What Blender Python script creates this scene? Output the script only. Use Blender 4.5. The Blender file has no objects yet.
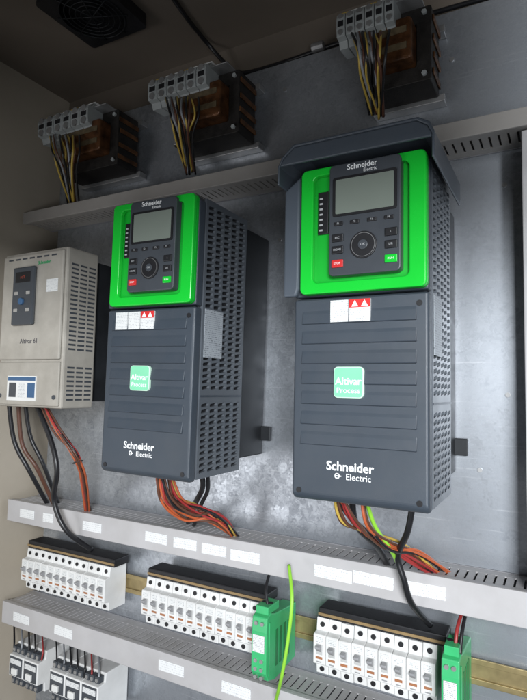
import bpy, bmesh, math, random
from mathutils import Vector, Matrix
random.seed(4)
SC=bpy.context.scene; COL=SC.collection
# ---------------- camera ----------------
CX,CY,FP=263.5,350.0,537.4
Cc=Vector((.300,-.625,.138)); th,ph,ro=[math.radians(a) for a in (28.87,4.14,1.16)]
Fw=Vector((-math.sin(th)*math.cos(ph),math.cos(th)*math.cos(ph),math.sin(ph)))
R0=Vector((math.cos(th),math.sin(th),0)); U0=R0.cross(Fw)
Rt=R0*math.cos(ro)+U0*math.sin(ro); Up=U0*math.cos(ro)-R0*math.sin(ro)
def ray(px,py): return Fw*FP+Rt*(px-CX)-Up*(py-CY)
def at(px,py,Y):
    d=ray(px,py); return Cc+d*((Y-Cc.y)/d.y)
def atz(px,py,Z):
    d=ray(px,py); return Cc+d*((Z-Cc.z)/d.z)
cd=bpy.data.cameras.new('camera'); cam=bpy.data.objects.new('camera',cd); COL.objects.link(cam)
m3=Matrix((Rt,Up,-Fw)).transposed(); cam.matrix_world=Matrix.Translation(Cc)@m3.to_4x4()
cd.sensor_fit='HORIZONTAL'; cd.sensor_width=36; cd.lens=36*FP/527; cd.clip_start=.01; cd.clip_end=50
SC.camera=cam
# ---------------- materials ----------------
def mat(name,col,rough=.5,metal=0,var=.12,scale=30,bump=.0,bscale=400,spec=.5,emit=0,dust=0):
    m=bpy.data.materials.new(name); m.use_nodes=True; nt=m.node_tree; N=nt.nodes; L=nt.links
    b=N['Principled BSDF']; g=N.new('ShaderNodeNewGeometry')
    n=N.new('ShaderNodeTexNoise'); n.inputs['Scale'].default_value=scale; n.inputs['Detail'].default_value=6
    L.new(g.outputs['Position'],n.inputs['Vector'])
    r=N.new('ShaderNodeValToRGB'); r.color_ramp.elements[0].position=.3; r.color_ramp.elements[1].position=.7
    r.color_ramp.elements[0].color=[c*(1-var) for c in col]+[1]; r.color_ramp.elements[1].color=[min(1,c*(1+var)) for c in col]+[1]
    L.new(n.outputs['Fac'],r.inputs['Fac']); last=r.outputs['Color']
    if dust:
        n3=N.new('ShaderNodeTexNoise'); n3.inputs['Scale'].default_value=14; n3.inputs['Detail'].default_value=9; n3.inputs['Roughness'].default_value=.7
        L.new(g.outputs['Position'],n3.inputs['Vector'])
        se=N.new('ShaderNodeSeparateXYZ'); L.new(g.outputs['Normal'],se.inputs[0])
        a=N.new('ShaderNodeMapRange'); a.inputs['From Min'].default_value=-.2; a.inputs['From Max'].default_value=1; a.inputs['To Min'].default_value=.3; a.inputs['To Max'].default_value=1; L.new(se.outputs['Z'],a.inputs['Value'])
        q=N.new('ShaderNodeMapRange'); q.inputs['From Min'].default_value=.42; q.inputs['From Max'].default_value=.75; q.inputs['To Max'].default_value=dust; L.new(n3.outputs['Fac'],q.inputs['Value'])
        mu=N.new('ShaderNodeMath'); mu.operation='MULTIPLY'; L.new(a.outputs[0],mu.inputs[0]); L.new(q.outputs[0],mu.inputs[1])
        mx=N.new('ShaderNodeMixRGB'); L.new(mu.outputs[0],mx.inputs['Fac']); L.new(last,mx.inputs[1]); mx.inputs[2].default_value=(.22,.195,.155,1); last=mx.outputs[0]
    L.new(last,b.inputs['Base Color'])
    mr=N.new('ShaderNodeMapRange'); mr.inputs['To Min'].default_value=max(.02,rough-.08); mr.inputs['To Max'].default_value=min(1,rough+.1)
    L.new(n.outputs['Fac'],mr.inputs['Value']); L.new(mr.outputs['Result'],b.inputs['Roughness'])
    b.inputs['Metallic'].default_value=metal; b.inputs['Specular IOR Level'].default_value=spec
    if emit: b.inputs['Emission Color'].default_value=(*col,1); b.inputs['Emission Strength'].default_value=emit
    if bump:
        n2=N.new('ShaderNodeTexNoise'); n2.inputs['Scale'].default_value=bscale; n2.inputs['Detail'].default_value=3
        L.new(g.outputs['Position'],n2.inputs['Vector'])
        bp=N.new('ShaderNodeBump'); bp.inputs['Strength'].default_value=bump; bp.inputs['Distance'].default_value=.001
        L.new(n2.outputs['Fac'],bp.inputs['Height']); L.new(bp.outputs['Normal'],b.inputs['Normal'])
    return m
def galv():
    m=bpy.data.materials.new('galvanised_steel'); m.use_nodes=True; nt=m.node_tree; N=nt.nodes; L=nt.links
    b=N['Principled BSDF']; g=N.new('ShaderNodeNewGeometry')
    n0=N.new('ShaderNodeTexNoise'); n0.inputs['Scale'].default_value=90; n0.inputs['Detail'].default_value=4
    L.new(g.outputs['Position'],n0.inputs['Vector'])
    mx=N.new('ShaderNodeMixRGB'); mx.inputs['Fac'].default_value=.035; L.new(g.outputs['Position'],mx.inputs[1]); L.new(n0.outputs['Color'],mx.inputs[2])
    v=N.new('ShaderNodeTexVoronoi'); v.inputs['Scale'].default_value=200; L.new(mx.outputs[0],v.inputs['Vector'])
    v2=N.new('ShaderNodeTexVoronoi'); v2.inputs['Scale'].default_value=85; L.new(mx.outputs[0],v2.inputs['Vector'])
    bw=N.new('ShaderNodeRGBToBW'); L.new(v.outputs['Color'],bw.inputs[0]); bw2=N.new('ShaderNodeRGBToBW'); L.new(v2.outputs['Color'],bw2.inputs[0])
    n=N.new('ShaderNodeTexNoise'); n.inputs['Scale'].default_value=4; n.inputs['Detail'].default_value=12; n.inputs['Roughness'].default_value=.7; L.new(g.outputs['Position'],n.inputs['Vector'])
    ad=N.new('ShaderNodeMath'); ad.operation='MULTIPLY_ADD'; ad.inputs[1].default_value=.28; L.new(bw.outputs[0],ad.inputs[0]); L.new(n.outputs['Fac'],ad.inputs[2])
    ad2=N.new('ShaderNodeMath'); ad2.operation='MULTIPLY_ADD'; ad2.inputs[1].default_value=.26; L.new(bw2.outputs[0],ad2.inputs[0]); L.new(ad.outputs[0],ad2.inputs[2])
    r=N.new('ShaderNodeValToRGB'); r.color_ramp.elements[0].position=.45; r.color_ramp.elements[1].position=1.05
    r.color_ramp.elements[0].color=(.27,.29,.32,1); r.color_ramp.elements[1].color=(.50,.53,.57,1)
    mp=N.new('ShaderNodeMapping'); mp.inputs['Rotation'].default_value=(0,.5,0); mp.inputs['Scale'].default_value=(3,1,120); L.new(g.outputs['Position'],mp.inputs['Vector'])
    ns=N.new('ShaderNodeTexNoise'); ns.inputs['Scale'].default_value=3; ns.inputs['Detail'].default_value=2; L.new(mp.outputs[0],ns.inputs['Vector'])
    gs=N.new('ShaderNodeMapRange'); gs.inputs['From Min'].default_value=.66; gs.inputs['From Max'].default_value=.74; gs.inputs['To Max'].default_value=.4; L.new(ns.outputs['Fac'],gs.inputs['Value'])
    m4=N.new('ShaderNodeMixRGB'); L.new(gs.outputs[0],m4.inputs['Fac']); L.new(r.outputs['Color'],m4.inputs[1]); m4.inputs[2].default_value=(.65,.67,.70,1)
    L.new(ad2.outputs[0],r.inputs['Fac']); L.new(m4.outputs[0],b.inputs['Base Color'])
    b.inputs['Metallic'].default_value=.72
    mr=N.new('ShaderNodeMapRange'); mr.inputs['From Min'].default_value=.45; mr.inputs['From Max'].default_value=1.0; mr.inputs['To Min'].default_value=.50; mr.inputs['To Max'].default_value=.30; L.new(ad2.outputs[0],mr.inputs['Value']); L.new(mr.outputs['Result'],b.inputs['Roughness'])
    bp=N.new('ShaderNodeBump'); bp.inputs['Strength'].default_value=.12; bp.inputs['Distance'].default_value=.002; L.new(n.outputs['Fac'],bp.inputs['Height']); L.new(bp.outputs['Normal'],b.inputs['Normal'])
    return m
def printed(name,base,ink,sx,sz,dens=.5):
    m=mat(name,base,.45,var=.03); nt=m.node_tree; N=nt.nodes; L=nt.links; b=N['Principled BSDF']
    g=N.new('ShaderNodeNewGeometry'); mp=N.new('ShaderNodeMapping'); mp.inputs['Scale'].default_value=(sx,sx,0); L.new(g.outputs['Position'],mp.inputs['Vector'])
    se=N.new('ShaderNodeSeparateXYZ'); L.new(g.outputs['Position'],se.inputs[0])
    mu=N.new('ShaderNodeMath'); mu.operation='MULTIPLY'; mu.inputs[1].default_value=sz; L.new(se.outputs['Z'],mu.inputs[0])
    fr=N.new('ShaderNodeMath'); fr.operation='FRACT'; L.new(mu.outputs[0],fr.inputs[0])
    fl=N.new('ShaderNodeMath'); fl.operation='FLOOR'; L.new(mu.outputs[0],fl.inputs[0])
    cb=N.new('ShaderNodeCombineXYZ'); L.new(fl.outputs[0],cb.inputs['Z'])
    va=N.new('ShaderNodeVectorMath'); va.operation='ADD'; L.new(mp.outputs[0],va.inputs[0]); L.new(cb.outputs[0],va.inputs[1])
    no=N.new('ShaderNodeTexNoise'); no.inputs['Scale'].default_value=1; no.inputs['Detail'].default_value=1; L.new(va.outputs[0],no.inputs['Vector'])
    g1=N.new('ShaderNodeMath'); g1.operation='GREATER_THAN'; g1.inputs[1].default_value=dens; L.new(no.outputs['Fac'],g1.inputs[0])
    g2=N.new('ShaderNodeMath'); g2.operation='GREATER_THAN'; g2.inputs[1].default_value=.55; L.new(fr.outputs[0],g2.inputs[0])
    m2=N.new('ShaderNodeMath'); m2.operation='MULTIPLY'; L.new(g1.outputs[0],m2.inputs[0]); L.new(g2.outputs[0],m2.inputs[1])
    mx=N.new('ShaderNodeMixRGB'); L.new(m2.outputs[0],mx.inputs['Fac']); mx.inputs[1].default_value=(*base,1); mx.inputs[2].default_value=(*ink,1)
    L.new(mx.outputs[0],b.inputs['Base Color'])
    return m
K={}
K['galv']=galv()
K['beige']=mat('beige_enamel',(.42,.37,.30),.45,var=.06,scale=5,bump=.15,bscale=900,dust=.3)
K['shaded_beige']=mat('shadowed_enamel',(.17,.142,.115),.5,var=.08,scale=5,bump=.15,bscale=900)  # cabinet enamel with the shade of the interior darkened into its colour
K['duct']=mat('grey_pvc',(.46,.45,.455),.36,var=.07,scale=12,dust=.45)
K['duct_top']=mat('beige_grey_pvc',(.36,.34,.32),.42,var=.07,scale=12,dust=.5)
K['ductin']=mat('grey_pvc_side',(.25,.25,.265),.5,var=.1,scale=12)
K['slate']=mat('slate_plastic',(.043,.055,.071),.36,var=.08,scale=9,bump=.25,bscale=2500,dust=.13)
K['slate2']=mat('slate_hood',(.070,.086,.108),.36,var=.07,scale=9,bump=.2,bscale=2500,dust=.15)
K['grille']=mat('slate_grille_lit',(.092,.105,.122),.32,var=.08,scale=20,dust=.15)  # lighter than the housing: light caught by the ribs put into the colour
K['black']=mat('black_plastic',(.012,.012,.014),.45,var=.2)
K['dark']=mat('dark_heatsink',(.018,.020,.023),.5,.3,var=.2)
K['green']=mat('bright_green_plastic',(.010,.54,.038),.26,var=.05,scale=12)
K['green2']=mat('deep_green_plastic',(.006,.40,.03),.4,var=.05,scale=12)
K['relay']=mat('relay_green_plastic',(.04,.42,.15),.36,var=.08,scale=30,dust=.2)
K['relay2']=mat('relay_dark_green',(.015,.20,.06),.45,var=.08)
K['keypad']=mat('graphite_plastic',(.055,.062,.072),.36,var=.06)
K['screen']=mat('lcd_glass',(.19,.22,.19),.08,var=.06,scale=8)
K['white']=mat('white_plastic',(.72,.72,.70),.4,var=.04)
K['mcb']=mat('white_breaker_plastic',(.72,.72,.71),.34,var=.07,scale=25,dust=.35)
K['ink']=mat('white_ink',(.85,.86,.86),.5,var=.01)
K['inkm']=mat('grey_ink',(.42,.43,.44),.5,var=.01)
K['inkd']=mat('dark_ink',(.05,.05,.06),.6,var=.01)
K['inkg']=mat('green_ink',(.01,.30,.10),.5,var=.01)
K['badge']=mat('mint_plastic',(.22,.62,.38),.3,var=.04)
K['badgeg']=mat('badge_rim_plastic',(.55,.76,.62),.3,var=.02)
K['red']=mat('red_plastic',(.62,.03,.03),.4,var=.05)
K['orange']=mat('orange_insulation',(.45,.10,.035),.42,var=.12,dust=.2)
K['brown']=mat('brown_insulation',(.10,.042,.026),.42,var=.1)
K['redw']=mat('red_insulation',(.30,.03,.03),.42,var=.1)
K['yellow']=mat('yellow_insulation',(.50,.35,.07),.42,var=.1)
K['yg']=mat('yellow_green_insulation',(.28,.62,.05),.42,var=.1)
K['blk']=mat('black_insulation',(.014,.014,.016),.36,var=.1)
K['greyw']=mat('grey_insulation',(.26,.27,.29),.42,var=.1)
K['lgrey']=mat('pale_grey_enamel',(.42,.395,.35),.38,.15,var=.10,scale=25,dust=.9)
K['lgrey2']=mat('pale_grey_side',(.34,.33,.31),.45,var=.05,scale=20)
K['termg']=mat('terminal_grey_plastic',(.30,.32,.32),.42,var=.12,dust=.5)
K['toggle']=mat('toggle_grey_plastic',(.30,.30,.31),.4,var=.1)
K['recess']=mat('recess_grey_plastic',(.46,.46,.45),.45,var=.1)
K['mark']=mat('faded_orange_print',(.36,.15,.07),.5,var=.2)
K['steel']=mat('zinc_steel',(.42,.42,.42),.38,.7,var=.2)
K['zincy']=mat('yellow_zinc_rail',(.36,.28,.14),.4,.6,var=.25,scale=40)
K['copper']=mat('enamelled_copper',(.10,.042,.017),.33,.35,var=.6,scale=60,bump=.6,bscale=500)
K['bar']=mat('amber_winding_bar',(.12,.052,.020),.33,.4,var=.7,scale=50)
K['paper']=mat('insulation_tape',(.09,.066,.035),.6,var=.35,scale=80)
K['core']=mat('laminated_core',(.018,.016,.015),.55,.3,var=.4,scale=90,bump=.5,bscale=900,dust=.2)
K['bronze']=mat('tan_strip',(.28,.19,.09),.45,.2,var=.2)
K['label']=printed('printed_white_label',(.70,.71,.70),(.38,.39,.41),900,420,.53)
K['strip']=printed('printed_marker_tape',(.76,.77,.77),(.50,.51,.53),1100,260,.55)
K['rating']=printed('printed_grey_plate',(.34,.37,.40),(.13,.14,.16),800,330,.52)
K['blue']=mat('blue_plastic',(.045,.11,.22),.4,var=.05)
K['segred']=mat('display_digits',(.30,.06,.04),.3,var=.01,emit=.04)
K['tie']=mat('black_nylon_tie',(.03,.03,.03),.4,var=.1)
# ---------------- mesh builder ----------------
class MB:
    def __init__(s): s.bm=bmesh.new()
    def box(s,x0,x1,y0,y1,z0,z1):
        v=[s.bm.verts.new(p) for p in ((x0,y0,z0),(x1,y0,z0),(x1,y1,z0),(x0,y1,z0),(x0,y0,z1),(x1,y0,z1),(x1,y1,z1),(x0,y1,z1))]
        for f in ((0,1,5,4),(1,2,6,5),(2,3,7,6),(3,0,4,7),(4,5,6,7),(3,2,1,0)): s.bm.faces.new([v[i] for i in f])
        return s
    def prism(s,pts,lo,hi,ax='x'):
        def P(a,b,c): return {'x':(c,a,b),'y':(a,c,b),'z':(a,b,c)}[ax]
        A=[s.bm.verts.new(P(a,b,lo)) for a,b in pts]; B=[s.bm.verts.new(P(a,b,hi)) for a,b in pts]; n=len(pts)
        for i in range(n): s.bm.faces.new((A[i],A[(i+1)%n],B[(i+1)%n],B[i]))
        s.bm.faces.new(A[::-1]); s.bm.faces.new(B); return s
    def ring(s,outer,inner,lo,hi):
        n=len(outer); V=[[s.bm.verts.new((a,y,b)) for a,b in L] for L in (outer,inner) for y in (lo,hi)]
        ol,oh,il,ih=V
        for i in range(n):
            j=(i+1)%n
            for q in ((ol[i],ol[j],oh[j],oh[i]),(il[i],il[j],ih[j],ih[i]),(ol[i],ol[j],il[j],il[i]),(oh[i],oh[j],ih[j],ih[i])): s.bm.faces.new(q)
        return s
    def cyl(s,c,r,lo,hi,ax='y',n=20,r2=None):
        r2=r if r2 is None else r2
        def P(a,b,h): return {'x':(h,a,b),'y':(a,h,b),'z':(a,b,h)}[ax]
        A=[s.bm.verts.new(P(c[0]+r*math.cos(t*2*math.pi/n),c[1]+r*math.sin(t*2*math.pi/n),lo)) for t in range(n)]
        B=[s.bm.verts.new(P(c[0]+r2*math.cos(t*2*math.pi/n),c[1]+r2*math.sin(t*2*math.pi/n),hi)) for t in range(n)]
        for i in range(n): s.bm.faces.new((A[i],A[(i+1)%n],B[(i+1)%n],B[i]))
        s.bm.faces.new(A[::-1]); s.bm.faces.new(B); return s
    def tube(s,pts,r,n=8,sub=8):
        P=[Vector(p) for p in pts]; Q=[]
        for i in range(len(P)-1):
            p0=P[max(0,i-1)];p1=P[i];p2=P[i+1];p3=P[min(len(P)-1,i+2)]
            for k in range(sub):
                t=k/sub; Q.append(.5*((2*p1)+(p2-p0)*t+(2*p0-5*p1+4*p2-p3)*t*t+(3*p1-p0-3*p2+p3)*t**3))
        Q.append(P[-1]); prev=None; nrm=Vector((0.31,.2,.93))
        for i,q in enumerate(Q):
            tg=(Q[min(i+1,len(Q)-1)]-Q[max(i-1,0)]).normalized()
            nrm=(nrm-tg*nrm.dot(tg)).normalized(); bn=tg.cross(nrm)
            ring=[s.bm.verts.new(q+(nrm*math.cos(a*2*math.pi/n)+bn*math.sin(a*2*math.pi/n))*r) for a in range(n)]
            if prev:
                for a in range(n): s.bm.faces.new((prev[a],prev[(a+1)%n],ring[(a+1)%n],ring[a])).smooth=True
            else: s.bm.faces.new(ring[::-1])
            prev=ring
        s.bm.faces.new(prev); return s
    def build(s,name,m,parent=None,bevel=0,seg=2):
        bmesh.ops.recalc_face_normals(s.bm,faces=s.bm.faces)
        me=bpy.data.meshes.new(name)
        s.bm.to_mesh(me); s.bm.free(); me.materials.append(K[m])
        o=bpy.data.objects.new(name,me); COL.objects.link(o)
        if parent: o.parent=parent
        if bevel:
            b=o.modifiers.new('bevel','BEVEL'); b.width=bevel; b.segments=seg; b.limit_method='ANGLE'; b.angle_limit=math.radians(40)
        return o
def rr(x0,x1,z0,z1,r,n=6):
    out=[]
    for cx,cz,a0 in ((x1-r,z1-r,0),(x0+r,z1-r,90),(x0+r,z0+r,180),(x1-r,z0+r,270)):
        for k in range(n+1):
            a=math.radians(a0+90*k/n); out.append((cx+r*math.cos(a),cz+r*math.sin(a)))
    return out
def text(name,s,size,x,y,z,m,parent=None,bold=0.0,align='CENTER',sx=1):
    cu=bpy.data.curves.new('t','FONT'); cu.body=s; cu.size=size; cu.align_x=align; cu.align_y='CENTER'; cu.extrude=.00015; cu.offset=bold*size; cu.resolution_u=3
    t=bpy.data.objects.new('t',cu); COL.objects.link(t); bpy.context.view_layer.update()
    me=bpy.data.meshes.new_from_object(t.evaluated_get(bpy.context.evaluated_depsgraph_get())); bpy.data.objects.remove(t); bpy.data.curves.remove(cu)
    for v in me.vertices: v.co=Vector((v.co.x*sx+x,y-v.co.z,v.co.y+z))
    me.materials.clear(); me.materials.append(K[m]); me.name=name
    o=bpy.data.objects.new(name,me); COL.objects.link(o)
    if parent: o.parent=parent
    return o
def tag(o,label=None,cat=None,group=None,kind=None):
    for k,v in (('label',label),('category',cat),('group',group),('kind',kind)):
        if v: o[k]=v
    return o
def empty(name,loc,label,cat,group=None):
    o=bpy.data.objects.new(name,None); COL.objects.link(o); o.location=loc; o.empty_display_size=.02; return tag(o,label,cat,group)
def dup(o,parent=None):
    c=o.copy(); COL.objects.link(c)
    if parent: c.parent=parent
    for ch in list(o.children): dup(ch,c)
    return c
# ---------------- layout ----------------
PY=.235; EY=.28; TY=.155
corner=at(70,103,EY); WX=corner.x; CZ=corner.z
RX=at(527,350,PY).x+.28; BZ=-.62
tag(MB().box(WX-.02,RX,EY,EY+.02,BZ,CZ+.02).build('back_wall','shaded_beige'),'rear wall of the cabinet behind the galvanised plate, shade put into its colour','cabinet wall',kind='structure')
tag(MB().box(WX-.02,WX,-.22,EY,BZ,CZ+.02).build('left_wall','beige',bevel=.002),'beige painted left side wall of the cabinet','cabinet wall',kind='structure')
tag(MB().box(WX,RX,-.52,EY,CZ,CZ+.02).build('ceiling','shaded_beige'),'roof of the cabinet with shade put into its colour','cabinet roof',kind='structure')
tag(MB().box(WX,RX,-.52,-.50,.375,CZ).build('unseen_shade_panel','shaded_beige',bevel=.002),'added unseen panel that shades the top of the cabinet','shade panel',kind='structure')  # added out of view to keep light off the upper cabinet
PT=at(300,58,PY).z; PX0=at(62,150,PY).x
pl=MB().box(PX0,RX-.02,PY,PY+.003,BZ+.02,PT).build('mounting_plate','galv',bevel=.0008)
tag(pl,'mottled galvanised steel mounting plate behind all the equipment','mounting plate')
for px,py in ((92,170),(285,90),(452,60),(505,185),(508,395),(480,470),(280,240)):
    p=at(px,py,PY); MB().cyl((p.x,p.z),.0035,PY-.002,PY+.001,n=12).build('bolt','steel',pl)
def duct(name,z0,z1,label,x0,x1,m='duct'):
    t=empty(name,(0,0,0),label,'cable duct')
    MB().box(x0,x1,TY,TY+.003,z0,z1).box(x0,x1,TY+.003,TY+.012,z1-.003,z1-.0005).box(x0,x1,TY+.003,TY+.012,z0+.0005,z0+.003).build('cover',m,t,bevel=.0012)
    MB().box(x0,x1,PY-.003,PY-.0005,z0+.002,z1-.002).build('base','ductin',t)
    for zz in (z0+.003,z1-.005):
        b=MB(); b.box(x0,x1,PY-.020,PY-.0035,zz,zz+.002); b.box(x0,x1,TY+.0125,TY+.022,zz,zz+.002)
        x=x0+.004
        while x<x1-.01:
            b.box(x,x+.0094,TY+.021,PY-.019,zz+.0001,zz+.0019); x+=.0125
        b.build('slotted_side',m,t,bevel=0)
    return t
def mz(l): return sum(at(a,b,TY).z for a,b in l)/len(l)
T0t=mz([(25,213),(110,195),(290,156),(500,110)]); T1t=mz([(5,498),(245,544),(425,575),(527,590)]); T2t=mz([(0,604),(60,621),(235,668)])
DX0=WX+.012
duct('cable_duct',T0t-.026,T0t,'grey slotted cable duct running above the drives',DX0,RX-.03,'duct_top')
duct('cable_duct',T1t-.045,T1t,'grey slotted cable duct just under the drives with many white labels',DX0,RX-.03)
duct('cable_duct',T2t-.045,T2t,'grey cable duct below the breakers at the bottom of the cabinet',DX0,at(430,800,TY).x)
tag(MB().box(at(524,350,TY).x,at(524,350,TY).x+.06,TY+.01,PY-.001,T1t+.001,T0t-.028).build('upright_duct','duct',bevel=.0015),'pale upright duct at the right edge between two level ducts','cable duct')
def strip(px,w,T,h,lab):
    p=at(px,515+px*.18,TY); x=p.x
    if T==T2t: x=at(px,620+px*.33,TY).x
    o=MB().box(-w/2,w/2,-.0010,0,-h/2,h/2).build('marker_strip','strip',bevel=.0003)
    o.location=(x,TY-.0002,T-.5*.045+random.uniform(-.0015,.0015)); o.rotation_euler=(0,random.uniform(-.02,.02),0)
    tag(o,lab,'label strip')
ords=['first','second','third','fourth','fifth','sixth','seventh','eighth','ninth','tenth','eleventh','twelfth','thirteenth','fourteenth']
for i,(px,w) in enumerate(((27,.045),(48,.03),(92,.05),(156,.05),(185,.05),(214,.05),(245,.055),(333,.06),(373,.06),(425,.055))):
    strip(px,w,T1t,.018,'white printed marker strip, %s from left on the duct under the drives'%ords[i])
for i,(px,w) in enumerate(((21,.05),(63,.05),(171,.055),(236,.055))):
    strip(px,w,T2t,.018,'white printed marker strip, %s from left on the bottom duct'%ords[i])
# ---------------- big drives ----------------
W=.171; H=.4227; DP=.137; BF=.602
def make_drive(label):
    t=empty('variable_speed_drive',(0,0,0),label,'motor drive')
    MB().box(0,W-.006,.018,DP,.003,H-.002).build('housing','slate',t,bevel=.004)
    MB().box(W-.0058,W-.0052,.02,DP-.002,.008,H-.006).build('grille_shade_sheet','black',t)  # black sheet paints the shade seen through the grille holes
    g=MB(); bm=g.bm; y0,y1,z0,z1=.019,DP,.004,H-.004; xo=W-.0003; xi=W-.005
    cols=5; cy=(y1-y0-.008)/cols; rows=46; cz=(z1-z0-.014)/rows
    ys=[y0]+[y0+.004+cy*i for i in range(cols+1)]+[y1]; zs=[z0]+[z0+.007+cz*i for i in range(rows+1)]+[z1]
    def q(*ps): bm.faces.new([bm.verts.new(p) for p in ps])
    for i in range(len(ys)-1):
        for j in range(len(zs)-1):
            a,b,c,d=ys[i],ys[i+1],zs[j],zs[j+1]
            solid=i in (0,len(ys)-2) or j in (0,len(zs)-2) or j in (13,14)
            if solid: q((xo,a,c),(xo,b,c),(xo,b,d),(xo,a,d)); continue
            m=.0014; mz_=.0019; e=.0010; s_=.0012
            O=[(a,c),((a+b)/2,c),(b,c),(b,(c+d)/2),(b,d),((a+b)/2,d),(a,d),(a,(c+d)/2)]
            I=[(a+m+e,c+mz_-s_),((a+b)/2,c+mz_),(b-m-e,c+mz_+s_),(b-m,(c+d)/2+s_),(b-m-e,d-mz_+s_),((a+b)/2,d-mz_),(a+m+e,d-mz_-s_),(a+m,(c+d)/2-s_)]
            for k in range(8):
                l=(k+1)%8
                q((xo,*O[k]),(xo,*O[l]),(xo,*I[l]),(xo,*I[k])); q((xo,*I[k]),(xo,*I[l]),(xi,*I[l]),(xi,*I[k]))
    q((xo,y0,z0),(xi,y0,z0),(xi,y0,z1),(xo,y0,z1)); q((xo,y1,z0),(xi,y1,z0),(xi,y1,z1),(xo,y1,z1)); q((xo,y0,z1),(xo,y1,z1),(xi,y1,z1),(xi,y0,z1)); q((xo,y0,z0),(xo,y1,z0),(xi,y1,z0),(xi,y0,z0))
    zb=(zs[13]+zs[15])/2
    gr=g.build('side_grille','grille',t)
    MB().box(W-.0002,W+.0008,y0+.001,y1-.001,zb-.0012,zb+.0012).build('seam_ridge','slate',gr)
    MB().box(W+.0001,W+.0007,.024,.072,.43*H,.60*H).build('rating_plate','rating',t)
    MB().box(.006,W-.010,DP+.0005,.233,.02,H-.012).build('heat_sink','dark',t,bevel=.002)
    MB().box(W-.012,W+.008,.226,.2335,.045,.07).build('mounting_foot','dark',t,bevel=.001)
    MB().box(-.008,.008,.226,.2335,.045,.07).build('mounting_foot','dark',t,bevel=.001)
    BZ_=BF*H
    MB().prism([(0.0,BZ_+.002),(W,BZ_+.002),(W,H-.012),(W-.006,H-.003),(W-.02,H),(.014,H),(.004,H-.006),(0,H-.016)],.0,.0175,'y').build('upper_shell','slate',t,bevel=.003,seg=3)
    lc=MB(); lc.prism([(.0175,.001),(.006,.001),(.0,.008),(.0,BZ_-.003),(.002,BZ_),(.0175,BZ_)],.0,W-.0005,'x')
    lw=lc.build('lower_cover','slate',t,bevel=.004,seg=3)
    rb=MB()
    for k in range(7):
        zz=.165*H+k*.0252
        rb.prism([(.0008,zz),(-.0022,zz+.0004),(-.0026,zz+.0014),(-.0010,zz+.013),(.0008,zz+.0200)],.012,W-.014,'x')
    rb.build('rib','slate',lw,bevel=.0010)
    gx0,gx1,gz0,gz1=.075*W,W-.0006,(BF+.008)*H,.990*H
    fr=MB().prism(rr(gx0,gx1,gz0,gz1,.007),-.004,-.0002,'y').build('front_frame','green2',t)
    MB().ring(rr(gx0,gx1,gz0,gz1,.007),rr(.175*W,.880*W,.642*H,.966*H,.007),-.012,-.0042).build('raised_rim','green',fr,bevel=.0020,seg=4)
    ss=MB().box(.20*W,.285*W,-.007,-.0042,.79*H,.92*H).build('status_strip','black',t,bevel=.001)
    l=MB()
    for k in range(7): l.box(.215*W,.24*W,-.0076,-.0071,.80*H+k*.0068,.80*H+k*.0068+.0022)
    l.build('status_light','inkm',ss)
    kp=MB().prism(rr(.315*W,.835*W,.655*H,.984*H,.006),-.018,-.0043,'y').build('keypad','keypad',t,bevel=.0015,seg=3)
    yk=-.0184
    MB().ring(rr(.345*W,.81*W,.828*H,.944*H,.003),rr(.365*W,.79*W,.835*H,.937*H,.002),yk-.0010,yk+.0008).build('screen_bezel','black',kp)
    MB().box(.363*W,.792*W,yk-.0003,yk+.0006,.834*H,.938*H).build('screen','screen',kp)
    text('lettering','Schneider',.0095,.56*W,yk,.9695*H,'ink',kp,.015)
    text('lettering','Electric',.0056,.62*W,yk,.9535*H,'ink',kp,.0)
    cx_,cz_=.575*W,.737*H
    MB().cyl((cx_,cz_),.0165,yk-.0018,yk+.001,n=40).build('dial','black',kp,bevel=.0008)
    MB().ring([(cx_+.0145*math.cos(a*math.pi/20),cz_+.0145*math.sin(a*math.pi/20)) for a in range(40)],[(cx_+.0140*math.cos(a*math.pi/20),cz_+.0140*math.sin(a*math.pi/20)) for a in range(40)],yk-.0021,yk-.0019).build('dial_ring','steel',kp)
    MB().cyl((cx_,cz_),.0060,yk-.0032,yk-.0017,n=28).build('button','keypad',kp,bevel=.0006)
    text('lettering','OK',.0040,cx_,yk-.0034,cz_,'inkm',kp,.0)
    for n_,fx in enumerate((.39,.51,.635,.755)):
        MB().box(fx*W-.0058,fx*W+.0058,yk-.0014,yk+.001,.801*H,.812*H).build('button','black',kp,bevel=.0008)
        text('lettering','F%d'%(n_+1),.0034,fx*W,yk-.0016,.8065*H,'inkm',kp)
    for fx,fz,mm,tx in ((.385,.765,'black','ESC'),(.385,.730,'black','HOME'),(.77,.765,'black','i'),(.77,.730,'black','L/R'),(.385,.690,'red','STOP'),(.77,.690,'green','RUN')):
        MB().box(fx*W-.0074,fx*W+.0074,yk-.0018,yk+.001,fz*H-.0048,fz*H+.0048).build('button',mm,kp,bevel=.001)
        text('lettering',tx,.0036,fx*W,yk-.0020,fz*H,'ink' if mm!='black' else 'inkm',kp)
    bx,bz=.445*W,.350*H; h=.0190
    bd=MB().prism(rr(bx-h,bx+h,bz-h,bz+h,.005),-.0048,.0,'y').build('badge','badgeg',t,bevel=.0006)
    MB().prism(rr(bx-h+.0012,bx+h-.0012,bz-h+.0012,bz+h-.0012,.004),-.0053,-.0047,'y').build('badge_face','badge',bd)
    text('lettering','Altivar',.0122,bx,-.0055,bz+.001,'ink',bd,.015)
    text('lettering','Process',.0096,bx,-.0055,bz-.0100,'ink',bd,.0)
    text('lettering','Schneider',.0150,.45*W,-.0006,.108*H,'ink',t,.022)
    text('lettering','Electric',.0105,.515*W,-.0006,.0805*H,'ink',t,.005)
    a=.34*W; b=.0735*H
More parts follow.
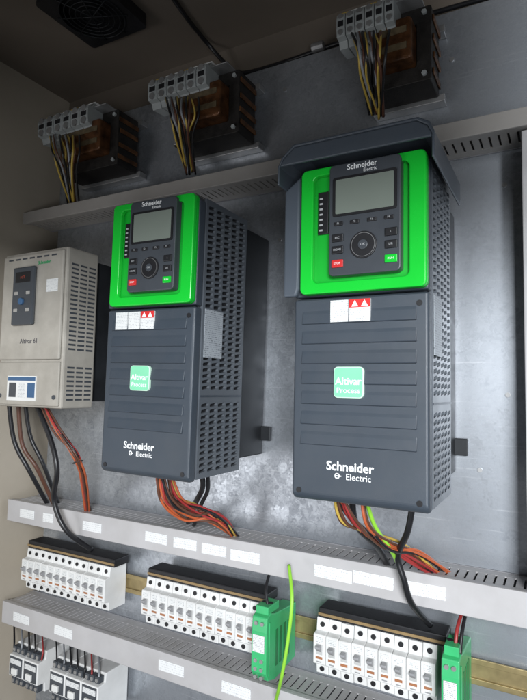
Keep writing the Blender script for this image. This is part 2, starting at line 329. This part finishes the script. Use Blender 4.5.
    MB().ring(rr(a,a+.0062,b,b+.0068,.0028),rr(a+.0014,a+.0048,b+.0014,b+.0054,.0012),-.0007,-.0002).box(a+.0016,a+.0085,-.0008,-.0003,b+.0028,b+.0040).build('logo_mark','ink',t)
    for sx_,sz_ in ((.935*W,.570*H),(.935*W,.03*H),(.06*W,.03*H)):
        MB().cyl((sx_,sz_),.0035,-.0009,.001,n=16).build('screw','black',t)
    return t
lz0,lz1=.526*H,.590*H
def stickers(t,xs):
    def lab(x0,x1,m='label'): return MB().box(x0*W,x1*W,-.0034,-.0004,lz0,lz1).build('sticker',m,t)
    for a,b in xs[:-1]: lab(a,b)
    a,b=xs[-1]; s=lab(a,b)
    MB().box(a*W,b*W,-.0038,-.0035,lz1-.010,lz1).build('red_header','red',s)
    for q2 in (.27,.73):
        xx=(a+(b-a)*q2)*W
        MB().prism([(xx-.0044,lz1-.0090),(xx+.0044,lz1-.0090),(xx,lz1-.0012)],-.0042,-.0039,'y').build('warning_triangle','ink',s)
d1=make_drive('dark slate motor drive with green keypad frame and no hood, beside the old grey drive')
d2=dup(d1); d1.location=(-.3325,0,.0036); d1.rotation_euler=(0,.014,0); d2.location=(0,0,0); d2['label']='dark slate motor drive with green keypad frame and a grey rain hood, at right'
stickers(d1,[(.12,.26),(.275,.41),(.42,.57)]); stickers(d2,[(.30,.435),(.445,.60)])
hz=H+.004; hb=MB(); X0,X1=-.013,W+.012
arch=[(X0,hz-.028),(X0,hz-.004),(X0+.006,hz+.008),(X0+.022,hz+.022),(X1-.018,hz+.022),(X1-.005,hz+.014),(X1,hz+.002),(X1,hz-.028),(X1-.003,hz-.028),(X1-.003,hz),(X1-.008,hz+.010),(X1-.020,hz+.018),(X0+.024,hz+.018),(X0+.009,hz+.006),(X0+.003,hz-.005),(X0+.003,hz-.028)]
hb.prism(arch,-.030,DP+.012,'y')
hb.prism([(X0+.003,hz-.004),(X0+.009,hz+.005),(X0+.024,hz+.0175),(X1-.020,hz+.0175),(X1-.008,hz+.0095),(X1-.003,hz-.0),(X1-.003,hz-.004)],-.030,-.026,'y')
hb.build('hood','slate2',d2,bevel=.0015)
MB().prism([(-.012,BF*H+.002),(.006,BF*H+.002),(.010,BF*H+.012),(.010,H-.01),(-.012,H-.026)],-.0100,-.0005,'y').build('side_flange','slate2',d2,bevel=.003,seg=3)
# ---------------- old grey drive ----------------
GY=.04; gb=at(61,402,GY); gx1=gb.x; gx0=gx1-.175; gz0=at(61,409,GY).z; gz1=at(61,247,GY).z
g=empty('variable_speed_drive',(gx0,GY,gz0),'older pale grey motor drive with small black display at the left edge','motor drive')
gw=gx1-gx0; gh=gz1-gz0
MB().box(0,gw,0,.075,0,gh).build('housing','lgrey',g,bevel=.004)
MB().box(.004,gw-.01,.0755,.194,.012,gh-.012).build('heat_sink','dark',g,bevel=.002)
MB().box(.004,gw-.004,-.006,-.0002,.30*gh,gh-.006).build('front_cover','lgrey',g,bevel=.004)
MB().box(.004,gw-.004,-.004,-.0002,.004,.285*gh).build('lower_cover','lgrey',g,bevel=.003)
v=MB()
for k in range(20):
    for c in range(3): v.box(gw+.0002,gw+.0006,.010+c*.0205,.026+c*.0205,.36*gh+k*.0082,.36*gh+k*.0082+.0034)
v.build('side_vent','keypad',g)
v=MB()
for k in range(8):
    for c in range(3): v.box(gw+.0002,gw+.0006,.010+c*.0205,.026+c*.0205,.05*gh+k*.0082,.05*gh+k*.0082+.0034)
v.build('side_vent','keypad',g)
v=MB()
for k in range(7): v.box(.02+k*.02,.033+k*.02,-.0065,-.0061,gh-.016,gh-.013)
v.build('top_vent','keypad',g)
def gxy(px,py):
    p=at(px,py,GY-.006); return p.x-gx0,p.z-gz0
a=gxy(14,326);b=gxy(38,266)
kp=MB().box(a[0],b[0],-.014,-.0062,a[1],b[1]).build('keypad','keypad',g,bevel=.003)
kx=(a[0]+b[0])/2; kz=b[1]; kw=b[0]-a[0]
MB().box(kx-kw*.35,kx+kw*.35,-.0148,-.0135,kz-.030,kz-.010).build('screen','black',kp,bevel=.001)
text('lettering','rdY',.009,kx,-.0150,kz-.020,'segred',kp,.0)
for dx,dz in ((-.35,-.05),(.35,-.05),(-.35,-.082),(.35,-.082)):
    MB().box(kx+dx*kw*.8-.005,kx+dx*kw*.8+.005,-.0158,-.0135,kz+dz-.0034,kz+dz+.0034).build('button','lgrey2',kp,bevel=.001)
MB().cyl((kx,kz-.066),.0065,-.0185,-.0135,n=24).build('dial','blue',kp,bevel=.001)
a=gxy(36,341); text('lettering','Altivar 61',.0125,a[0]-.020,-.0063,a[1],'inkd',g,.0)
a=gxy(46,262); text('lettering','Schneider',.0085,a[0]-.004,-.0063,a[1],'inkg',g,.02)
a=gxy(6,400);b=gxy(36,376)
lw=MB().box(a[0],b[0],-.0052,-.0042,a[1],b[1]).build('sticker','white',g)
MB().box(a[0]+.002,b[0]-.002,-.0056,-.0053,b[1]-.009,b[1]-.002).build('blue_header','blue',lw)
for k in range(3):
    x=a[0]+.006+k*.026; MB().box(x,x+.020,-.0058,-.0053,a[1]+.006,b[1]-.013).build('printed_panel',('keypad','label','blue')[k],lw)
MB().box(gw-.045,gw-.015,-.0066,-.0061,.72*gh,.80*gh).build('sticker','label',g)
for sx_,sz_ in ((.012,.02),(gw-.014,.02)): MB().cyl((sx_,sz_),.004,-.006,-.003,n=14).build('screw','keypad',g)
# ---------------- rail and breakers ----------------
BY=.165
bz=(at(250,657,BY).z+at(312,672,BY).z+at(143,628,BY).z+at(103,615,BY).z)/4
rail=MB()
rail.box(DX0,RX-.03,.2285,.2345,bz+.028,bz+.05); rail.box(DX0,RX-.03,.2245,.2275,bz+.022,bz+.030); rail.box(DX0,RX-.03,.2245,.2275,bz+.050,bz+.058)
tag(rail.build('mounting_rail','zincy',bevel=.0006),'yellow zinc mounting rail carrying the three breaker groups','rail')
def make_breaker():
    t=empty('circuit_breaker',(0,0,0),'','circuit breaker')
    w=.0197
    pr=[(.224,0),(BY+.014,0),(BY+.012,.017),(BY+.001,.019),(BY,.021),(BY,.061),(BY+.001,.063),(BY+.012,.065),(BY+.014,.083),(.224,.083)]
    MB().prism(pr,0,w,'x').build('housing','mcb',t,bevel=.0010)
    MB().box(.0048,.0149,BY-.0006,BY+.001,.0340,.0495).build('toggle_recess','recess',t)
    MB().prism([(BY-.0007,.038),(BY-.0085,.0445),(BY-.0085,.0475),(BY-.0007,.0490)],.0062,.0135,'x').build('toggle','toggle',t,bevel=.0008)
    MB().box(.004,.0157,BY-.0007,BY-.0002,.0515,.0595).build('nameplate','label',t)
    MB().box(.0045,.0152,BY-.0007,BY-.0002,.0275,.0310).build('colour_mark','mark',t)
    MB().box(.006,.0137,BY-.0007,BY-.0002,.0225,.0240).build('printed_line','toggle',t)
    for zz in (.008,.074): MB().cyl((.0098,zz),.0038,BY+.0115,BY+.0145,n=14).build('terminal_screw','black',t)
    return t
proto=make_breaker(); first=True
for name,pa,pb,ya,yb in [('left',21,103,575,615),('middle',141,251,610,657),('right',313,437,655,700)]:
    xa,xb=at(pa,ya,BY).x,at(pb,yb,BY).x; xa=max(xa,WX+.02)
    n=round((xb-xa)/.0203); xb=xa+n*.0203
    for i in range(n):
        o=proto if first else dup(proto); first=False
        o.location=(xa+i*.0203,random.uniform(-.0008,.0008),bz+random.uniform(-.0005,.0005))
        tag(o,'white single circuit breaker, %s from left in the %s group'%(ords[i],name),'circuit breaker','circuit breakers in the row')
    t=empty('busbar',(0,0,0),'black covered busbar along the top of the %s breaker group'%name,'busbar')
    MB().box(xa+.004,xb+.012,.176,.216,bz+.0845,bz+.100).build('cover','black',t,bevel=.002)
    MB().box(xa+.004,xb+.0115,.1745,.1758,bz+.0885,bz+.0925).build('strip','bronze',t)
    for i in range(n):
        MB().box(xa+i*.0203+.006,xa+i*.0203+.013,.181,.1845,bz+.079,bz+.086).build('tooth','steel',t)
def relay(px,py,label,w=.0225):
    x=at(px,py,.12).x; zt=at(px,py,.12).z
    t=empty('relay_module',(x,0,zt),label,'relay module')
    MB().prism([(.224,-.012),(.15,-.005),(.135,0),(.122,-.004),(.120,-.025),(.120,-.085),(.128,-.098),(.15,-.105),(.224,-.10)],0,w,'x').build('housing','relay',t,bevel=.0015)
    MB().box(.003,w-.003,.1185,.1197,-.055,-.03).build('nameplate','label',t)
    for k in range(4): MB().box(w+.0001,w+.0006,.15+k*.014,.158+k*.014,-.085,-.03).build('side_slot','relay2',t)
    MB().prism([(.128,-.092),(.128,-.012),(.132,-.012),(.132,-.092)],w+.0001,w+.0014,'x').build('side_ridge','relay',t,bevel=.0004)
    for zz in (-.013,-.068,-.080,-.092):
        for q in (.3,.7): MB().cyl((w*q,zz),.0030,.1185,.1215 if zz>-.085 else .127,n=12).build('terminal_screw','steel',t)
    MB().box(.002,w-.002,.128,.165,-.002,.010).build('terminal_plug','relay',t,bevel=.001)
    for q in (.3,.7): MB().cyl((w*q,.147),.004,.0095,.0108,'z',n=12).build('wire_entry','black',t)
    return t
relay(252,613,'green relay module beside the middle breaker group with a yellow green wire in front',.026)
relay(441,655,'green relay module at the right end beside the right breaker group')
def contactor(x,zt,label):
    Y=.145; w=.0435
    t=empty('contactor',(x,0,zt),label,'contactor')
    MB().prism([(.225,-.08),(.165,-.08),(.163,-.062),(Y,-.060),(Y,-.018),(.163,-.016),(.165,0),(.225,0)],0,w,'x').build('housing','mcb',t,bevel=.0015)
    for i in range(3):
        for z0,z1 in ((-.015,-.003),(-.077,-.064)):
            MB().box(.0035+i*.0130,.0140+i*.0130,.150,.163,z0,z1).build('terminal_block','keypad',t,bevel=.0008)
            MB().cyl((.0088+i*.0130,(z0+z1)/2),.0036,.1485,.151,n=12).build('terminal_screw','steel',t)
    MB().box(.003,w-.003,Y-.0012,Y+.001,-.0575,-.0205).build('front_plate','keypad',t,bevel=.0006)
    MB().box(.006,.039,Y-.0020,Y-.0014,-.034,-.024).build('nameplate','label',t)
    MB().box(.014,.030,Y-.006,Y-.0014,-.053,-.041).build('actuator','white',t,bevel=.001)
    return t
zc=at(14,646,.145).z; xc=at(10,646,.145).x; xc=max(xc,WX+.015); xd=at(50,660,.145).x
k=0
for base,n in ((xc,2),(xd,3)):
    for i in range(n):
        contactor(base+i*.044,zc,'white contactor with dark front plate under the bottom duct, %s from left'%ords[k]); k+=1
# ---------------- transformers ----------------
def transformer(px0,py0,px1,py1,label):
    Y=.115; a=at(px0,py0,Y); b=at(px1,py1,Y); x0=a.x; w=b.x-a.x; zt=a.z
    t=empty('transformer',(x0,0,zt),label,'transformer')
    cx0,cx1=.035,w+.045; zc1,zc0=-.010,-.125
    MB().ring(rr(cx0,cx1,zc0,zc1,.002,1),rr(cx0+.022,cx1-.022,zc0+.024,zc1-.024,.002,1),.155,.212).build('core','core',t,bevel=.001)
    cc=MB().prism(rr(cx0+.023,cx1-.023,zc0+.025,zc1-.025,.006,4),.128,.228,'y').build('coil','copper',t,bevel=.004,seg=3)
    for z in (zc0+.040,zc1-.050): MB().box(cx0+.030,cx1-.030,.1268,.1278,z,z+.010).build('tape','paper',cc)
    for k in range(4): 
        z=zc0+.014+k*.026+random.uniform(-.003,.003); MB().box(cx1+.0002,cx1+.003,.155+random.uniform(0,.01),.212,z,z+.009).build('winding_bar','bar',t,bevel=.001)
    MB().box(cx0-.006,cx1+.008,.214,.2345,zc0-.006,zc0+.006).build('bracket','steel',t,bevel=.001)
    MB().box(cx0-.006,cx1+.008,.214,.2345,zc1-.008,zc1+.004).build('bracket','steel',t,bevel=.001)
    MB().box(cx0+.004,cx1-.01,.128,.2135,zc1+.0005,zc1+.003).build('bracket','steel',t,bevel=.001)
    MB().box(cx0+.002,cx0+.010,.150,.1538,zc0+.002,zc1-.002).build('bracket','steel',t,bevel=.001)
    for sx in (cx0+.016,cx1-.01):
        for sz in (zc0+.01,zc1-.01): MB().cyl((sx,sz),.004,.151,.1548,n=6).build('bolt','termg',t)
    n=6; p=w/n
    blk=MB()
    for i in range(n): blk.prism([(Y+.050,-.052),(Y+.016,-.056),(Y+.012,-.046),(Y+.002,-.044),(Y,-.030),(Y,-.016),(Y+.002,-.008),(Y+.012,-.006),(Y+.016,.002),(Y+.050,.002)],i*p+.0006,(i+1)*p-.0006,'x')
    blk=blk.build('terminal_block','termg',t,bevel=.0008)
    for i in range(n):
        for zz,yy in ((-.013,Y),(-.038,Y)):
            MB().cyl((i*p+p/2,zz),p*.27,yy-.0012,yy+.003,n=12).build('terminal_screw','steel',blk)
        MB().box(i*p+p*.2,(i+1)*p-p*.2,Y-.0006,Y+.001,-.029,-.020).build('wire_entry','black',blk)
        MB().box(i*p+.002,(i+1)*p-.002,Y+.020,Y+.034,.0023,.007).build('marker_tag','white' if i%3 else 'yellow',blk)
    return t
for q in [(38,117,88,110,'copper wound transformer with grey terminal block, leftmost of three above the top duct'),
     (148,78,206,70,'copper wound transformer with grey terminal block, middle of three above the top duct'),
     (336,10,394,0,'copper wound transformer with grey terminal block, rightmost of three at the top')]: transformer(*q)
def wire(pts,r,m,label,name='wire',cat='wire'):
    return tag(MB().tube([at(*p) for p in pts],r,10).build(name,m),label,cat)
def harness(label,paths,cols,r,jit,parent_pts,tie=None):
    o=empty('wire_bundle',at(*parent_pts),label,'wire bundle'); base=at(*parent_pts)
    for k,cn in enumerate(cols):
        pts=paths[k%len(paths)]; Q=[]
        for i,p in enumerate(pts):
            j=jit*(.5 if i in (0,) else 1)
            Q.append(at(*p)-base+Vector((random.uniform(-j,j),random.uniform(-j,j)*.7,random.uniform(-j,j)*.9)))
        MB().tube(Q,r*random.uniform(.85,1.2),8).build('strand',cn,o)
    if tie:
        c=at(*tie[0])-base; R_=tie[1]
        pts=[c+Vector((R_*math.cos(a*math.pi/6),R_*.8*math.sin(a*math.pi/6),R_*.35*math.cos(a*math.pi/6))) for a in range(13)]
        MB().tube(pts,.0010,6,2).build('cable_tie','tie',o)
for (px,py,nm,s) in ((60,138,'left',1),(176,100,'middle',1.1),(364,34,'right',1.25)):
    P=[[(px+dx*s,py-2,.122),(px+dx*s*.9+3,py+14*s,.100+.001*(dx%5)),(px+6+dx*s*.5,py+34*s,.125),(px+12+dx*s*.3,py+66*s,.19)] for dx in (-10,-5,0,5,9,13,19)]
    harness('bundle of thin yellow, brown and black wires under the %s transformer terminals'%nm,P,['blk','brown','yellow','greyw','yellow','brown','blk','yellow','greyw','blk','brown','blk','yellow'],.0019,.005,(px,py,.12))
C1=[atz(172,-3,CZ-.006),atz(190,22,CZ-.006),atz(208,44,CZ-.008),at(228,66,.262),at(244,73,.262),at(285,62,.262),at(330,46,.262),at(380,30,.262),at(430,14,.262),at(530,-14,.262)]
tag(MB().tube(C1,.0042,10).build('cable','blk'),'thick black cable running over the cabinet roof and along the top of the rear wall','cable')
p=at(318,47,.255); tag(MB().cyl((p.y,p.z),.009,p.x-.012,p.x+.012,'x').build('cable_clamp','steel',bevel=.002),'small metal clamp on the black cable at the top','clamp')
# fan
fc=atz(93,4,CZ)
fn=empty('ventilation_fan',(fc.x,fc.y,CZ),'black square ventilation fan with round wire guard in the cabinet roof','fan')
fn.scale=(1.12,1.12,1.1)
b=MB(); n=7; s=.064
out=rr(-s,s,-s,s,.008,n); N_=len(out)
inn=[(.054*math.cos(2*math.pi*(i-3.5)/N_+.785),.054*math.sin(2*math.pi*(i-3.5)/N_+.785)) for i in range(N_)]
bm=b.bm; lo,hi=-.022,-.001
V=[[bm.verts.new((q[0],q[1],z)) for q in L] for L in (out,inn) for z in (lo,hi)]
for i in range(N_):
    j=(i+1)%N_
    for q in ((V[0][i],V[0][j],V[1][j],V[1][i]),(V[2][i],V[2][j],V[3][j],V[3][i]),(V[0][i],V[0][j],V[2][j],V[2][i])): bm.faces.new(q)
b.build('frame','black',fn)
MB().cyl((0,0),.053,-.003,-.001,'z',n=32).build('backing','black',fn)
b=MB()
for r_ in (.018,.027,.036,.045,.053):
    b.tube([(r_*math.cos(k*math.pi/8),r_*math.sin(k*math.pi/8),-.0235) for k in range(17)],.0012,6,3)
for k in range(4): b.tube([(.06*math.cos(k*math.pi/4+.4),.06*math.sin(k*math.pi/4+.4),-.0235),(-.06*math.cos(k*math.pi/4+.4),-.06*math.sin(k*math.pi/4+.4),-.0235)],.0012,6,1)
b.build('guard','dark',fn)
MB().cyl((0,0),.016,-.021,-.0035,'z').build('hub','dark',fn)
for pts,r,m,l in [
 ([(8,392,.1),(14,440,.12),(30,472,.14),(52,512,.20)],.0046,'blk','black cable dropping from the old grey drive, far left'),
 ([(18,392,.1),(22,443,.12),(38,470,.14),(58,514,.20)],.0042,'brown','dark brown cable dropping from the old grey drive, second from left'),
 ([(24,392,.12),(30,435,.14),(44,466,.16),(62,514,.21)],.0042,'blk','black cable behind the dark brown one under the old grey drive'),
 ([(30,390,.1),(50,438,.10),(57,470,.10),(54,500,.12),(66,530,.13),(92,550,.18)],.0050,'blk','black cable from the old grey drive hanging over the duct'),
 ([(198,462,.10),(203,485,.11),(196,502,.13),(188,522,.19)],.0044,'blk','black cable under the right rear of the middle drive'),
 ([(206,462,.10),(208,488,.12),(201,505,.14),(194,525,.19)],.0034,'blk','thinner black cable under the right rear corner of the middle drive'),
 ([(414,495,.08),(408,530,.09),(398,556,.12),(404,580,.125),(412,604,.14),(430,625,.19)],.0042,'blk','black cable from the right drive hanging over the duct cover'),
 ([(352,490,.06),(356,524,.08),(378,548,.13),(392,575,.20)],.0046,'blk','black cable under the right drive, behind the coloured wires'),
 ([(364,490,.05),(374,524,.07),(392,552,.11),(405,580,.19)],.0028,'yg','yellow green earth wire under the right drive'),
 ([(289,565,.13),(292,600,.100),(288,640,.098),(282,675,.10),(276,700,.13)],.0026,'yg','yellow green wire hanging in front of the green relay module'),
 ([(268,606,.14),(266,588,.15),(272,565,.18)],.0024,'blk','thin black wire above the middle green relay module'),
 ([(455,652,.14),(457,630,.15),(462,612,.18)],.0024,'redw','thin dark red wire above the right green relay module'),
 ([(460,654,.14),(462,633,.15),(466,612,.18)],.0024,'blk','thin black wire above the right green relay module'),
]: wire(pts,r,m,l)
harness('bundle of thin orange and brown wires curving down below the old grey drive',
 [[(34,385,.08),(56,429,.08),(77,458,.1),(84,485,.14),(90,520,.20)]],['orange','brown','brown','orange','brown','redw','blk','orange','brown','brown'],.0022,.006,(41,406,.08),((78,462,.105),.010))
harness('bundle of thin brown, orange and red wires under the middle drive running into the duct',
 [[(156,468,.05),(164,500,.07),(186,517,.11),(213,521,.15),(242,545,.21)],[(161,468,.05),(171,500,.07),(193,513,.11),(218,517,.15),(246,544,.21)],[(168,468,.06),(178,499,.08),(200,510,.12),(224,524,.16),(238,545,.21)]],
 ['orange','brown','redw','orange','brown','blk','orange','redw','yellow','brown','blk','brown','brown','blk','redw','orange','brown','orange'],.0020,.007,(162,480,.05),((172,503,.085),.012))
harness('bundle of thin brown, orange and red wires under the right drive running into the duct',
 [[(333,488,.04),(345,520,.06),(372,534,.10),(404,550,.14),(450,584,.21)],[(340,488,.04),(352,518,.06),(380,543,.10),(412,558,.14),(446,584,.21)],[(362,488,.05),(368,522,.06),(388,546,.10),(418,555,.15),(454,580,.21)]],
 ['brown','redw','orange','blk','brown','orange','yellow','redw','brown','brown','blk','orange','brown','redw','blk','orange','brown'],.0020,.006,(340,500,.04))
harness('thin black and grey wires rising from the left contactors into the bottom duct',
 [[(14+i*7,652+i*2,.155),(15+i*7,640+i*2,.158),(14+i*7,622+i*2,.2)] for i in range(5)],['blk','greyw','blk','blk','redw'],.0018,.002,(20,650,.15))
harness('thin black and grey wires rising from the right contactors into the bottom duct',
 [[(56+i*7,668+i*2.6,.155),(57+i*7,656+i*2.6,.158),(56+i*7,636+i*2.6,.2)] for i in range(7)],['blk','greyw','blk','blk','blk','redw','greyw'],.0018,.002,(60,666,.15))
# ---------------- light ----------------
w=bpy.data.worlds.new('World'); SC.world=w; w.use_nodes=True
w.node_tree.nodes['Background'].inputs[0].default_value=(.86,.92,1,1); w.node_tree.nodes['Background'].inputs[1].default_value=.07
def area(loc,tgt,size,power,col):
    l=bpy.data.lights.new('lamp','AREA'); l.shape='RECTANGLE'; l.size=size[0]; l.size_y=size[1]; l.energy=power; l.color=col
    o=bpy.data.objects.new('lamp',l); COL.objects.link(o); o.location=loc
    o.rotation_euler=(Vector(tgt)-Vector(loc)).to_track_quat('-Z','Y').to_euler()
area((.95,-1.8,.48),(-.05,0,-.1),(.6,.55),72,(.93,.965,1))
area((1.0,-1.6,-.45),(-.1,0,0),(.8,.5),10,(.92,.96,1))
area((-1.2,-1.6,-.5),(-.3,0,-.2),(.8,.8),8,(.98,.98,1))
SC.view_settings.view_transform='Standard'; SC.view_settings.look='None'; SC.view_settings.exposure=0
